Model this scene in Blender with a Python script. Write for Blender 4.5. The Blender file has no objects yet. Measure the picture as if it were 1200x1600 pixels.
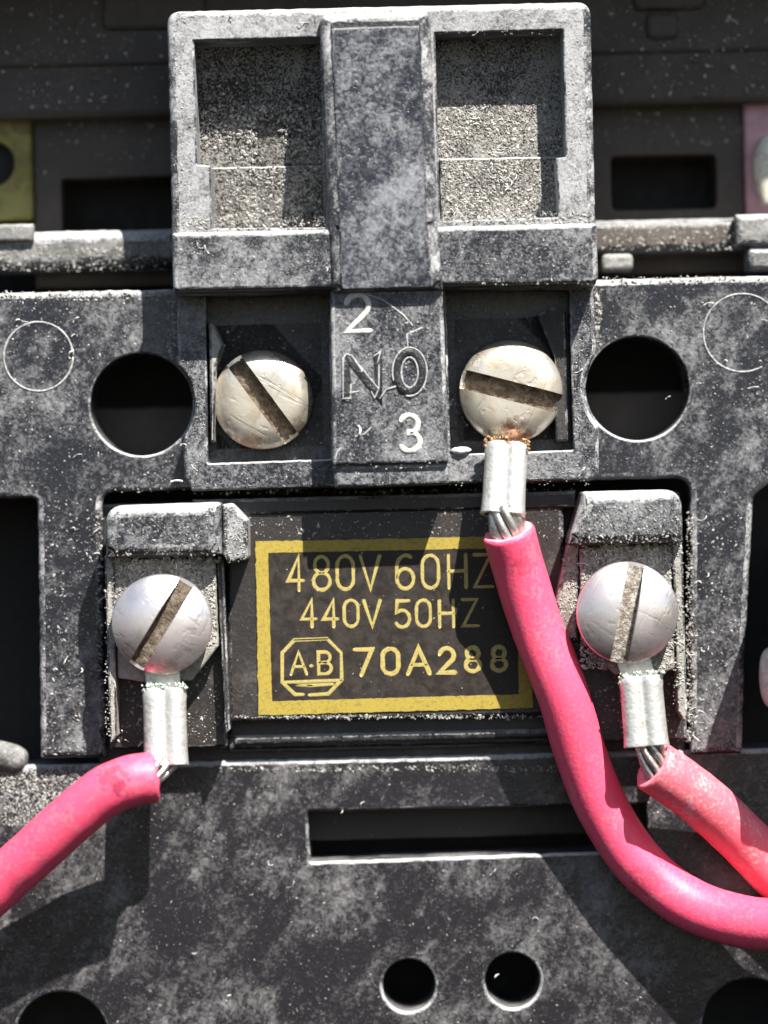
import bpy, bmesh, math, random
from mathutils import Vector, Matrix
from mathutils.geometry import delaunay_2d_cdt
random.seed(7)
R = math.radians
# ---------------------------------------------------------------- scale and camera
S = 0.00005            # metres per unit; one unit is about one pixel of the 1200x1600 photograph (0.05 mm)
D = 5000.0             # camera distance from the label plane (25 cm)
ROLL = R(1.3)
SC = bpy.context.scene
COL = SC.collection

cam = bpy.data.cameras.new('camera'); co = bpy.data.objects.new('camera', cam); COL.objects.link(co)
cam.sensor_fit = 'VERTICAL'; cam.sensor_height = 16.0; cam.sensor_width = 12.0; cam.lens = 50.0
cam.clip_start = 0.005; cam.clip_end = 50
cam.dof.use_dof = True; cam.dof.focus_distance = (D - 75) * S; cam.dof.aperture_fstop = 5.5
co.matrix_world = Matrix.Translation((0, -D * S, 0)) @ Matrix.Rotation(R(90), 4, 'X') @ Matrix.Rotation(-ROLL, 4, 'Z')
SC.camera = co

# ---------------------------------------------------------------- sun and sky
sun_dir = Vector((0.53, -1.0, 1.41)).normalized()
elev = math.asin(sun_dir.z); azim = math.atan2(sun_dir.x, sun_dir.y)
w = bpy.data.worlds.new('World'); SC.world = w; w.use_nodes = True
wn = w.node_tree; sky = wn.nodes.new('ShaderNodeTexSky'); sky.sky_type = 'NISHITA'; sky.sun_disc = False
sky.sun_elevation = elev; sky.sun_rotation = azim % (2 * math.pi)
bg = wn.nodes['Background']; wn.links.new(sky.outputs[0], bg.inputs[0]); bg.inputs[1].default_value = 0.052
sl = bpy.data.lights.new('sun', 'SUN'); so = bpy.data.objects.new('sun', sl); COL.objects.link(so)
sl.energy = 5.0; sl.angle = R(0.5); sl.color = (1.0, 0.95, 0.87)
so.rotation_euler = (-sun_dir).to_track_quat('-Z', 'Y').to_euler()
SC.view_settings.view_transform = 'Standard'; SC.view_settings.look = 'None'
SC.view_settings.gamma = 1; SC.view_settings.exposure = 1.33

# ---------------------------------------------------------------- coordinates
cr, sr = math.cos(ROLL), math.sin(ROLL)
def P2(u, v, h):                     # a point seen at (u, v), standing h above the label plane -> device plane x, y
    s = (D - h) / D
    a, b = (u - 600) * s, -(v - 800) * s
    return (a * cr + b * sr, -a * sr + b * cr)
def P(u, v, h):
    x, y = P2(u, v, h); return Vector((x * S, -h * S, y * S))
def pts2(l, h): return [P2(u, v, h) for u, v in l]
def rect2(u0, v0, u1, v1, h):
    um, vm = (u0 + u1) / 2, (v0 + v1) / 2
    x0 = P2(u0, vm, h)[0]; x1 = P2(u1, vm, h)[0]; y0 = P2(um, v1, h)[1]; y1 = P2(um, v0, h)[1]
    return [(x0, y0), (x1, y0), (x1, y1), (x0, y1)]
def circ2(u, v, r, h, n=48):
    x, y = P2(u, v, h); r *= (D - h) / D
    return [(x + r * math.cos(2 * math.pi * i / n), y + r * math.sin(2 * math.pi * i / n)) for i in range(n)]
def area(l): return sum(l[i - 1][0] * l[i][1] - l[i][0] * l[i - 1][1] for i in range(len(l))) / 2
def ccw(l): return list(l) if area(l) > 0 else list(reversed(l))
def rounded(l, r, n=6):              # r: one radius or a list, one per corner
    out = []; m = len(l)
    for i in range(m):
        ri = r[i] if isinstance(r, (list, tuple)) else r
        p0, p, p1 = Vector(l[i - 1]), Vector(l[i]), Vector(l[(i + 1) % m])
        if ri <= 0: out.append(tuple(p)); continue
        a, b = (p0 - p), (p1 - p)
        ang = a.angle(b); t = min(ri / max(math.tan(ang / 2), 1e-3), a.length * .48, b.length * .48)
        q0, q1 = p + a.normalized() * t, p + b.normalized() * t
        for k in range(n + 1):
            f = k / n; out.append(tuple(q0 * (1 - f) ** 2 + p * 2 * f * (1 - f) + q1 * f * f))
    return out
def resample(l, step, jit, rnd):
    out = []; m = len(l)
    for i in range(m):
        a, b = Vector(l[i]), Vector(l[(i + 1) % m]); d = b - a; k = max(1, int(d.length / step))
        nrm = Vector((-d.y, d.x)).normalized() if d.length > 0 else Vector((0, 0))
        for j in range(k):
            q = a + d * (j / k)
            if j: q = q + nrm * rnd.gauss(0, jit)
            out.append((q.x, q.y))
    return out
def inset(l, b, rnd=None):           # l counter-clockwise; positive moves to the left (inside)
    out = []; m = len(l)
    for i in range(m):
        p0, p, p1 = Vector(l[i - 1]), Vector(l[i]), Vector(l[(i + 1) % m])
        d0, d1 = (p - p0), (p1 - p)
        if d0.length < 1e-6: d0 = d1
        if d1.length < 1e-6: d1 = d0
        n0 = Vector((-d0.y, d0.x)).normalized(); n1 = Vector((-d1.y, d1.x)).normalized()
        nn = n0 + n1
        nn = n0 if nn.length < 1e-4 else nn.normalized()
        c = max(nn.dot(n0), .45); k = b / c
        if rnd: k *= 1 + rnd.uniform(-.08, .08)
        q = p + nn * k; out.append((q.x, q.y))
    return out

# ---------------------------------------------------------------- objects
def thing(name, label, cat, u, v, h, group=None):
    o = bpy.data.objects.new(name, None); COL.objects.link(o); o.location = P(u, v, h)
    o.empty_display_size = .002; o['label'] = label; o['category'] = cat
    if group: o['group'] = group
    return o
ROOTLOC = {}
def worldloc(o):
    p = Vector(o.location)
    while o.parent: o = o.parent; p += Vector(o.location)
    return p
def link(name, verts, faces, mats, parent=None, midx=None, smooth=None, label=None):
    """verts are world coordinates"""
    off = worldloc(parent) if parent else Vector((0, 0, 0))
    c = Vector((0, 0, 0))
    me = bpy.data.meshes.new(name)
    me.from_pydata([tuple(Vector(q) - off) for q in verts], [], faces)
    for m in (mats if isinstance(mats, (list, tuple)) else [mats]): me.materials.append(m)
    if midx: me.polygons.foreach_set('material_index', midx)
    if smooth is True: me.polygons.foreach_set('use_smooth', [True] * len(faces))
    elif smooth: me.polygons.foreach_set('use_smooth', smooth)
    me.validate(); me.update()
    o = bpy.data.objects.new(name, me); COL.objects.link(o)
    if parent: o.parent = parent
    if label: o['label'] = label
    return o
def W(x, y, h): return (x * S, -h * S, y * S)

def slab(name, outer, h1, h0, mats, parent=None, holes=(), bev=6, seg=3, jit=.3, step=9, seed=1, tilt=None, back=True, label=None, hbev=None):
    """A plate with holes: outline in device coordinates, front at h1, back at h0, rounded front edges (second material)."""
    rnd = random.Random(seed)
    loops = [resample(ccw(outer), step, jit, rnd)]
    for hl in holes: loops.append(list(reversed(resample(ccw(hl), step, jit * .6, rnd))))
    V = []; F = []; M = []; SM = []
    hh = (lambda x, y: h1) if tilt is None else tilt
    capv = []; cape = []
    for li, l in enumerate(loops):
        bv = bev if li == 0 else (hbev if hbev is not None else bev * .7)
        m = len(l); base = len(V)
        prof = [(bv * (1 - math.sin(a)), bv * (1 - math.cos(a))) for a in [math.pi / 2 * k / seg for k in range(seg + 1)]]
        # k = 0: wall (inset 0, drop bv) ... k = seg: cap (inset bv, drop 0)
        rings = []
        for k in range(seg + 1):
            a = math.pi / 2 * k / seg
            ins = bv * (1 - math.cos(a)); drop = bv * (1 - math.sin(a))
            q = inset(l, ins, rnd if (0 < k) and jit else None)
            rings.append([(x, y, hh(x, y) - drop) for x, y in q])
        rings.insert(0, [(x, y, h0) for x, y in l])
        for r_ in rings: V.extend(W(*p) for p in r_)
        for k in range(len(rings) - 1):
            for i in range(m):
                j = (i + 1) % m
                F.append((base + k * m + i, base + k * m + j, base + (k + 1) * m + j, base + (k + 1) * m + i))
                M.append(0 if k == 0 else 1); SM.append(k > 0)
        cb = len(capv); last = base + (len(rings) - 1) * m
        capv += [(x, y, last + i) for i, (x, y, _) in enumerate(rings[-1])]
        cape += [(cb + i, cb + (i + 1) % m) for i in range(m)]
    res = delaunay_2d_cdt([Vector((a, b)) for a, b, _ in capv], cape, [], 0, 1e-4)
    ov = res[0]; of = res[2]; src = res[3]
    mp = []
    for i, s in enumerate(src):
        if s: mp.append(capv[s[0]][2])
        else: V.append(W(ov[i].x, ov[i].y, hh(ov[i].x, ov[i].y))); mp.append(len(V) - 1)
    # keep triangles inside the outline and outside the holes
    polys = [[(a, b) for a, b, _ in capv[0:len(loops[0])]]]
    k0 = len(loops[0])
    for l in loops[1:]: polys.append([(a, b) for a, b, _ in capv[k0:k0 + len(l)]]); k0 += len(l)
    def inside(x, y, pl):
        c = False; j = len(pl) - 1
        for i in range(len(pl)):
            xi, yi = pl[i]; xj, yj = pl[j]
            if (yi > y) != (yj > y) and x < (xj - xi) * (y - yi) / (yj - yi) + xi: c = not c
            j = i
        return c
    for f in of:
        cx = sum(ov[i].x for i in f) / len(f); cy = sum(ov[i].y for i in f) / len(f)
        if not inside(cx, cy, polys[0]) or any(inside(cx, cy, p) for p in polys[1:]): continue
        F.append(tuple(mp[i] for i in f)); M.append(0); SM.append(False)
    return link(name, V, F, mats, parent, M, SM, label)

def sweep(pts, rad, seg=16, prof=None, cap=True):
    """tube along 3D points (world), returns verts, faces"""
    V = []; F = []; n = len(pts); up = Vector((0, -1, 0)); prev = None
    for i, p in enumerate(pts):
        t = (pts[min(i + 1, n - 1)] - pts[max(i - 1, 0)]).normalized()
        if prev is None:
            a = up - t * up.dot(t)
            if a.length < 1e-3: a = Vector((1, 0, 0)) - t * t.x
        else: a = prev - t * prev.dot(t)
        a.normalize(); b = t.cross(a); prev = a
        r = rad(i / (n - 1)) if callable(rad) else rad
        for k in range(seg):
            th = 2 * math.pi * k / seg
            V.append(p + (a * math.cos(th) + b * math.sin(th)) * r * S)
    for i in range(n - 1):
        for k in range(seg):
            j = (k + 1) % seg
            F.append((i * seg + k, i * seg + j, (i + 1) * seg + j, (i + 1) * seg + k))
    if cap:
        F.append(tuple(reversed(range(seg)))); F.append(tuple((n - 1) * seg + k for k in range(seg)))
    return V, F
def spline(ctrl, n=12):
    c = [Vector(p) for p in ctrl]; c = [c[0] * 2 - c[1]] + c + [c[-1] * 2 - c[-2]]; out = []
    for i in range(1, len(c) - 2):
        p0, p1, p2, p3 = c[i - 1:i + 3]
        for k in range(n):
            t = k / n
            out.append(.5 * ((2 * p1) + (p2 - p0) * t + (2 * p0 - 5 * p1 + 4 * p2 - p3) * t * t + (3 * p1 - p0 - 3 * p2 + p3) * t ** 3))
    out.append(c[-2]); return out

# ---------------------------------------------------------------- materials
def newmat(name):
    m = bpy.data.materials.new(name); m.use_nodes = True
    nt = m.node_tree; nt.nodes.clear()
    out = nt.nodes.new('ShaderNodeOutputMaterial'); b = nt.nodes.new('ShaderNodeBsdfPrincipled')
    nt.links.new(b.outputs[0], out.inputs[0])
    g = nt.nodes.new('ShaderNodeNewGeometry'); mul = nt.nodes.new('ShaderNodeVectorMath'); mul.operation = 'SCALE'
    mul.inputs['Scale'].default_value = 1 / (100 * S); nt.links.new(g.outputs['Position'], mul.inputs[0])
    return m, nt, b, mul.outputs[0], g
def noise(nt, vec, scale, detail=5, rough=.6, dist=0, off=None, stretch=None):
    if off or stretch:
        mp = nt.nodes.new('ShaderNodeMapping'); nt.links.new(vec, mp.inputs[0])
        if off: mp.inputs['Location'].default_value = off
        if stretch: mp.vector_type = 'TEXTURE'; mp.inputs['Rotation'].default_value = (0, stretch[3], 0); mp.inputs['Scale'].default_value = [1 / k for k in stretch[:3]]
        vec = mp.outputs[0]
    n = nt.nodes.new('ShaderNodeTexNoise'); nt.links.new(vec, n.inputs['Vector'])
    n.inputs['Scale'].default_value = scale; n.inputs['Detail'].default_value = detail
    n.inputs['Roughness'].default_value = rough; n.inputs['Distortion'].default_value = dist
    return n.outputs['Fac']
def mapr(nt, v, a, b, c=0, d=1):
    n = nt.nodes.new('ShaderNodeMapRange'); nt.links.new(v, n.inputs[0])
    for i, x in enumerate((a, b, c, d)): n.inputs[i + 1].default_value = x
    n.interpolation_type = 'SMOOTHSTEP'; return n.outputs[0]
def math_(nt, op, a, b, clamp=False):
    n = nt.nodes.new('ShaderNodeMath'); n.operation = op; n.use_clamp = clamp
    for i, x in enumerate((a, b)):
        if isinstance(x, (int, float)): n.inputs[i].default_value = x
        else: nt.links.new(x, n.inputs[i])
    return n.outputs[0]
def mix(nt, f, a, b):
    n = nt.nodes.new('ShaderNodeMix'); n.data_type = 'RGBA'
    if isinstance(f, (int, float)): n.inputs['Factor'].default_value = f
    else: nt.links.new(f, n.inputs['Factor'])
    for s, x in ((n.inputs[6], a), (n.inputs[7], b)):
        if isinstance(x, tuple): s.default_value = (*x, 1)
        else: nt.links.new(x, s)
    return n.outputs[2]
def bump(nt, b, hgt, dist, strength=1.0):
    n = nt.nodes.new('ShaderNodeBump'); n.inputs['Distance'].default_value = dist * S; n.inputs['Strength'].default_value = strength
    nt.links.new(hgt, n.inputs['Height']); nt.links.new(n.outputs[0], b.inputs['Normal'])

def plastic(name, base=(.018, .018, .022), dust=(.25, .25, .25), lo=.40, hi=.72, off=(0, 0, 0), rough=.3, fine=.3, bmp=2.0, scale=1.0, spec=.55, speck=.70, settle_light=.10):
    """glossy black moulding under a thin, uneven film of dust: broad smears, rubbed spots, fine grit"""
    m, nt, b, vec, g = newmat(name)
    big = noise(nt, vec, .75 * scale, 4, .5, .8, off)
    smear = noise(nt, vec, 2.2 * scale, 5, .55, 1.0, off, (1.0, 1.0, .38, R(35)))
    mid = noise(nt, vec, 7 * scale, 5, .6, .9, off)
    fin = noise(nt, vec, 24 * scale, 4, .65, .6, off)
    s = math_(nt, 'ADD', math_(nt, 'ADD', math_(nt, 'MULTIPLY', big, .40), math_(nt, 'MULTIPLY', smear, .32)), math_(nt, 'MULTIPLY', mid, .28))
    s = math_(nt, 'ADD', s, math_(nt, 'MULTIPLY', math_(nt, 'SUBTRACT', fin, .5), fine))
    sx = nt.nodes.new('ShaderNodeSeparateXYZ'); nt.links.new(g.outputs['True Normal'], sx.inputs[0])
    s = math_(nt, 'ADD', s, math_(nt, 'MULTIPLY', sx.outputs['Z'], settle_light))  # settled dust, plus sun on upward faces put into the dust colour
    mask = mapr(nt, s, lo, hi)
    tint = mix(nt, mid, tuple(x * .72 for x in dust), tuple(min(1, x * 1.28) for x in dust))
    col = mix(nt, mask, base, tint)
    sp = mapr(nt, noise(nt, vec, 30 * scale, 2, .5, .5, (3, 7, 1)), speck, speck + .05)
    col = mix(nt, math_(nt, 'MULTIPLY', sp, .7), col, (.44, .43, .40))
    nt.links.new(col, b.inputs['Base Color'])
    nt.links.new(mapr(nt, mask, 0, 1, rough, .75), b.inputs['Roughness'])
    b.inputs['Specular IOR Level'].default_value = spec
    hgt = math_(nt, 'ADD', math_(nt, 'ADD', math_(nt, 'MULTIPLY', mid, .7), math_(nt, 'MULTIPLY', fin, .6)), math_(nt, 'MULTIPLY', sp, .5))
    bump(nt, b, hgt, bmp, 1.0)
    return m
def simple(name, col, rough=.5, metal=0, col2=None, sc=8, bmp=1.0, lo=.4, hi=.65, spec=.5, detail=5, scr=0):
    m, nt, b, vec, g = newmat(name)
    n = noise(nt, vec, sc, detail, .65, .4)
    c = mix(nt, mapr(nt, n, lo, hi), col, col2 or tuple(x * .7 for x in col))
    nt.links.new(c, b.inputs['Base Color'])
    nt.links.new(mapr(nt, n, .3, .7, max(.05, rough - .12), min(1, rough + .15)), b.inputs['Roughness'])
    b.inputs['Metallic'].default_value = metal; b.inputs['Specular IOR Level'].default_value = spec
    hgt = noise(nt, vec, sc * 2.5, 3)
    if scr:                          # fine tool scratches in two directions and small dents
        a1 = mapr(nt, noise(nt, vec, 9, 3, .6, .2, (1, 2, 3), (1, 1, .05, R(28))), .55, .7); a2 = mapr(nt, noise(nt, vec, 8, 3, .6, .3, (4, 2, 8), (1, 1, .06, R(-60))), .57, .7)
        dn = mapr(nt, noise(nt, vec, 7, 2, .5), .62, .72)
        hgt = math_(nt, 'ADD', hgt, math_(nt, 'MULTIPLY', math_(nt, 'ADD', math_(nt, 'ADD', a1, a2), dn), -.6))
        nt.links.new(mix(nt, math_(nt, 'MULTIPLY', math_(nt, 'ADD', a1, a2, True), .22), c, (.30, .27, .23)), b.inputs['Base Color'])
    bump(nt, b, hgt, bmp, 1.0)
    return m

M = {}
M['block'] = plastic('block_plastic', base=(.012, .013, .018), dust=(.225, .23, .242), lo=.41, hi=.70, fine=.5, rough=.24)
M['rib'] = plastic('rib_plastic', base=(.012, .013, .020), dust=(.215, .225, .245), lo=.40, hi=.74, off=(6, 2, 5), fine=.45, rough=.18, scale=.8)
M['blockdusty'] = plastic('block_plastic_dusty', base=(.02, .02, .024), dust=(.31, .315, .325), lo=.30, hi=.60, off=(7, 3, 2), fine=.5)
M['plate'] = plastic('plate_plastic', base=(.012, .0125, .017), dust=(.205, .208, .216), lo=.44, hi=.72, off=(3, 9, 4), fine=.4, bmp=1.2, rough=.24)
M['lower'] = plastic('lower_plastic', base=(.012, .011, .014), dust=(.18, .175, .18), lo=.46, hi=.74, off=(1, 4, 8), fine=.35, bmp=1.0, rough=.26)
M['edge'] = plastic('lit_dusty_edge', base=(.024, .025, .030), dust=(.40, .405, .415), lo=.42, hi=.66, off=(2, 2, 9), fine=.45, rough=.18, bmp=1.0, scale=1.6, settle_light=.22)  # dusty edges, with the bright glint of sunlit bevels put into the colour
M['edgedark'] = plastic('edge_dark', base=(.018, .018, .021), dust=(.26, .26, .26), lo=.46, hi=.70, off=(4, 2, 9), fine=.4, rough=.22, bmp=1.0, scale=1.6, settle_light=.2)
M['coil'] = plastic('coil_plastic', base=(.017, .014, .013), dust=(.11, .096, .082), lo=.48, hi=.85, off=(9, 4, 1), rough=.45, bmp=1.0)
M['rear'] = plastic('rear_plastic', base=(.055, .043, .035), dust=(.14, .12, .105), lo=.40, hi=.9, off=(2, 6, 3), rough=.6, bmp=1.0)
M['ledge'] = plastic('ledge_plastic', base=(.05, .05, .048), dust=(.30, .30, .29), lo=.36, hi=.7, off=(6, 6, 3), rough=.6)
M['pocket'] = plastic('pocket_plastic', base=(.018, .015, .013), dust=(.12, .10, .085), lo=.5, hi=.9, off=(8, 1, 3), rough=.6)
M['dustbed'] = plastic('dust_bed', base=(.022, .019, .016), dust=(.30, .292, .272), lo=.36, hi=.62, off=(8, 8, 3), rough=.8, bmp=5, fine=1.3, scale=1.2)
M['gloss'] = plastic('clean_black', base=(.015, .015, .017), dust=(.2, .2, .2), lo=.52, hi=.75, off=(5, 1, 7), rough=.3)
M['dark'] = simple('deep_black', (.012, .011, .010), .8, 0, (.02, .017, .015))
M['padmetal'] = plastic('terminal_metal_dusty', base=(.10, .09, .075), dust=(.32, .31, .275), lo=.22, hi=.6, off=(5, 8, 3), rough=.8, bmp=3)
M['nickel'] = simple('nickel_warm', (.74, .69, .59), .34, .82, (.46, .385, .29), 2.2, .45, .46, .7, scr=1)
def stain(m, spots, col):            # rusty stains where the heads have corroded
    nt = m.node_tree; b = nt.nodes['Principled BSDF']; vec = [n for n in nt.nodes if n.type == 'VECT_MATH'][0].outputs[0]
    src = b.inputs['Base Color'].links[0].from_socket
    for (u, v, h, rad, amt) in spots:
        d = nt.nodes.new('ShaderNodeVectorMath'); d.operation = 'DISTANCE'; nt.links.new(vec, d.inputs[0]); d.inputs[1].default_value = P(u, v, h) / (100 * S)
        dd = math_(nt, 'ADD', d.outputs['Value'], math_(nt, 'MULTIPLY', math_(nt, 'SUBTRACT', noise(nt, vec, 9, 5, .7), .5), .8))
        src = mix(nt, math_(nt, 'MULTIPLY', mapr(nt, dd, rad / 100, rad / 100 * .45), amt), src, col)
    nt.links.new(src, b.inputs['Base Color'])
M['zinc'] = simple('zinc_silver', (.76, .715, .71), .36, .84, (.58, .51, .51), 1.8, .35, .42, .7, scr=1)
M['lug'] = simple('tinned_lug', (.60, .60, .575), .40, .6, (.34, .32, .28), 4.5, 1.8, .48, .72)
stain(M['nickel'], [(800, 696, 55, 52, .9), (385, 708, 45, 42, .7), (475, 675, 45, 26, .6)], (.30, .13, .07))
stain(M['zinc'], [(265, 1062, 120, 42, .5), (985, 1045, 120, 50, .5)], (.35, .18, .16))
M['verdigris'] = simple('verdigris', (.30, .42, .33), .8, .1, (.62, .66, .60), 9, 3)
M['rust'] = simple('rust_crust', (.20, .085, .035), .9, 0, (.50, .36, .18), 12, 3)
M['strand'] = simple('strand_metal', (.62, .61, .58), .35, .85, (.38, .37, .34), 10, .8)
M['grime'] = simple('slot_grime', (.060, .042, .028), .9, 0, (.17, .14, .105), 7, 4)
M['grimepale'] = simple('slot_fluff', (.16, .13, .105), .9, 0, (.42, .40, .36), 14, 4)
M['gold'] = simple('gold_print', (.32, .24, .03), .6, 0, (.20, .15, .03), 22, .8, .45, .7)
M['goldtext'] = simple('gold_lettering', (.37, .30, .09), .6, 0, (.24, .19, .055), 18, .6, .45, .7)
M['labelblack'] = simple('label_black', (.017, .013, .011), .55, 0, (.030, .024, .020), 6, .4, spec=.3)
M['white'] = simple('raised_white', (.62, .61, .57), .7, 0, (.40, .39, .37), 14, 1)
M['wear'] = simple('wear_line', (.42, .43, .43), .7, 0, (.22, .22, .22), 20, 1)
M['chip'] = simple('white_chip', (.75, .75, .73), .6)
M['yellow'] = simple('yellow_piece', (.27, .25, .075), .7, 0, (.17, .14, .05), 3)
M['pinkpiece'] = simple('pink_piece', (.62, .36, .42), .7, 0, (.5, .3, .33), 3)
M['cream'] = simple('cream_piece', (.72, .68, .58), .6)
M['panel'] = simple('panel_dark', (.02, .018, .016), .8)
def wiremat(name, a=(.90, .088, .185), dusty=.5):
    m, nt, b, vec, g = newmat(name)
    n = noise(nt, vec, 2.2, 6, .7, .8, (3, 3, 3)); f = noise(nt, vec, 18, 4, .65)
    c = mix(nt, mapr(nt, n, .35, .75), a, tuple(x * .82 for x in a))
    s = math_(nt, 'ADD', math_(nt, 'MULTIPLY', n, .5), math_(nt, 'MULTIPLY', f, .5))
    c = mix(nt, math_(nt, 'MULTIPLY', mapr(nt, s, .47, .66), dusty), c, (.66, .35, .36))
    c = mix(nt, math_(nt, 'MULTIPLY', mapr(nt, noise(nt, vec, 5, 5, .75, 1.2, (8, 1, 3)), .66, .74), .7), c, (.30, .03, .06))
    nt.links.new(c, b.inputs['Base Color']); nt.links.new(mapr(nt, f, .3, .7, .38, .58), b.inputs['Roughness'])
    b.inputs['Specular IOR Level'].default_value = .45
    b.inputs['Subsurface Weight'].default_value = .15; b.inputs['Subsurface Radius'].default_value = (1, .3, .3); b.inputs['Subsurface Scale'].default_value = 12 * S
    bump(nt, b, math_(nt, 'ADD', f, n), .55); return m
M['wire'] = wiremat('red_insulation', dusty=.32); M['wiredusty'] = wiremat('red_insulation_dusty', (.80, .13, .18), 1.0)
stain(M['wire'], [(172, 1212, 192, 26, .55), (188, 1232, 190, 14, .6), (815, 885, 125, 24, .35), (1010, 1375, 66, 30, .3)], (.20, .02, .05))
M['wirecut'] = simple('insulation_cut', (.90, .33, .40), .6, 0, (.8, .22, .3), 10)
def grainmat(name, a, b_):
    m, nt, b, vec, g = newmat(name)
    nt.links.new(mix(nt, g.outputs['Random Per Island'], a, b_), b.inputs['Base Color']); b.inputs['Roughness'].default_value = .85; return m
M['grain'] = grainmat('dust_grain', (.08, .076, .068), (.50, .487, .46)); M['lint'] = grainmat('lint_fibre', (.38, .37, .35), (.72, .71, .68))

BE = [M['block'], M['edge']]; PE = [M['plate'], M['edge']]
# ================================================================ backing panel (structure)
bp = slab('back_panel', rect2(-500, -900, 1700, 2500, -340), -340, -380, [M['panel'], M['panel']], None, bev=2, jit=0, step=400)
bp['kind'] = 'structure'

# ================================================================ rear housing
rear = thing('rear_housing', 'dark brown dusty rear housing with square openings, in shade behind the upper contact block', 'housing', 600, 430, -330)
RM = [M['rear'], M['rear']]
slab('top_bar', rect2(-260, -400, 1460, 172, -90), -90, -250, RM, rear, bev=10)
slab('top_rail', rect2(-260, -400, 1460, 92, -82), -82, -95, RM, rear, bev=6)
for a, b_, c, d in ((160, -30, 320, 45), (990, -40, 1100, 15), (1010, 18, 1060, 60)):
    slab('boss', rounded(rect2(a, b_, c, d, -70), 14), -70, -95, RM, rear, bev=8)
slab('recess_wall', rect2(52, 120, 1164, 440, -140), -140, -230, RM, rear, holes=[rounded(rect2(97, 277, 300, 362, -140), 6), rounded(rect2(955, 243, 1119, 327, -140), 10)], bev=5)
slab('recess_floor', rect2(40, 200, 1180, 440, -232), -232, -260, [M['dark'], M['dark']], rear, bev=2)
slab('ledge', rect2(-260, 362, 285, 424, -50), -50, -140, [M['ledge'], M['edge']], rear, bev=20, seg=5)
slab('ledge', rect2(915, 338, 1460, 394, -60), -60, -140, [M['rear'], M['edgedark']], rear, bev=16, seg=5)  # right ledge in darker material: its shade is put into the colour
slab('ledge_step', rect2(-30, 350, 52, 378, -38), -38, -60, [M['ledge'], M['ledge']], rear, bev=6)
slab('ledge_step', rect2(1150, 333, 1290, 384, -30), -30, -60, [M['ledge'], M['edge']], rear, bev=10)
slab('lug_boss', rounded(rect2(940, 396, 990, 424, -40), 10), -40, -90, [M['ledge'], M['ledge']], rear, bev=8)
slab('lug_boss', rounded(rect2(1168, 385, 1260, 424, -36), 10), -36, -90, [M['ledge'], M['edge']], rear, bev=10)
slab('shade_hood', rounded(rect2(-300, -800, 1500, -130, 200), 20), 200, -250, RM, rear, bev=14)  # added out of view above, to throw shade over the rear housing
yp = thing('plastic_sleeve', 'blurred yellow green piece with a dark hole beside the rear housing', 'plastic piece', 10, 330, -130)
slab('sleeve_body', rounded(rect2(-90, 178, 50, 345, -125), 10), -125, -180, [M['yellow'], M['yellow']], yp, holes=[circ2(-14, 255, 36, -125)], bev=8)
slab('sleeve_hole', circ2(-14, 255, 38, -150), -150, -170, [M['dark'], M['dark']], yp, bev=2)
pp = thing('terminal_insulator', 'blurred pink piece with a cream tip at the far right edge of the rear housing', 'plastic piece', 1190, 330, -130)
slab('insulator_body', rounded(rect2(1164, 146, 1300, 345, -125), 10), -125, -180, [M['pinkpiece'], M['pinkpiece']], pp, bev=8)
V, F = sweep(spline([P(1200, 215, -100), P(1197, 260, -95), P(1198, 320, -95)]), lambda t: 8 + 14 * math.sin(math.pi * min(1, t * .9 + .1)))
link('tip', V, F, M['cream'], pp, smooth=True)

# ================================================================ housing face plate
hous = thing('contactor_housing', 'black contactor front plate with a large round hole on either side', 'housing', 600, 1185, -60)
h = 10
outer = pts2([(-200, 462), (1400, 426), (1400, 737), (1222, 740), (1178, 775), (1165, 1010), (1160, 1178), (1079, 1180), (1079, 747), (159, 769), (165, 1184), (63, 1186), (58, 779), (-200, 784)], h)
outer = rounded(outer, [0, 0, 0, 12, 14, 6, 4, 4, 26, 22, 4, 4, 12, 0])
slab('face_plate', outer, h, -90, PE, hous, holes=[circ2(221, 632, 80, h), circ2(996, 607, 81, h)], bev=10, hbev=3.5, jit=.4)
slab('top_light_stop', rect2(-200, 450, 1400, 480, -88), -93, -200, [M['dark'], M['dark']], hous, bev=2, step=200)  # hidden strip added to stop light leaking in behind the plate
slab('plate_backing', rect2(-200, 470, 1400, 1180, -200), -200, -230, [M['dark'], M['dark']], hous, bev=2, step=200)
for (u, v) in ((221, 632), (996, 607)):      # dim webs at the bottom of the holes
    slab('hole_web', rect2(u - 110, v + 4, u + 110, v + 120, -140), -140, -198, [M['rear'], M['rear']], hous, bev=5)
def ring(name, u, v, r, h, wd, mat, parent, a0=0, a1=360):
    pts = [P(u + r * math.cos(R(a0 + (a1 - a0) * i / 60)), v + r * math.sin(R(a0 + (a1 - a0) * i / 60)), h) for i in range(61)]
    rnd = random.Random(int(u)); V, F = sweep(pts, lambda t: wd * (.75 + .5 * rnd.random()), 6); return link(name, V, F, mat, parent, smooth=True)
ring('ejector_mark', 60, 557, 54, h, 1.7, M['wear'], hous)
ring('ejector_mark', 1160, 520, 61, h, 1.5, M['wear'], hous, 60, 320)
# pale lumps at the side edges, and an added shade caster beyond the right
slab('shade_block', rounded(rect2(1240, 850, 1400, 1120, 230), 14), 230, -80, BE, hous, bev=9)  # unseen block added to shade the right leg of the plate
V, F = sweep(spline([P(1218, 1010, -5), P(1212, 1050, 0), P(1216, 1110, -5)]), lambda t: 26 * math.sqrt(max(.02, 1 - (2 * t - 1) ** 4)))
link('side_tab', V, F, M['chip'], hous, smooth=True)
V, F = sweep(spline([P(-70, 1190, -22), P(-20, 1180, -20), P(18, 1186, -24), P(40, 1198, -28)]), lambda t: 24 * math.sqrt(max(.03, 1 - (2 * t - 1) ** 4)))
link('corner_lit_lump', V, F, M['ledge'], hous, smooth=True)  # added lump standing in for the sunlit end of the lower plate

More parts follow.
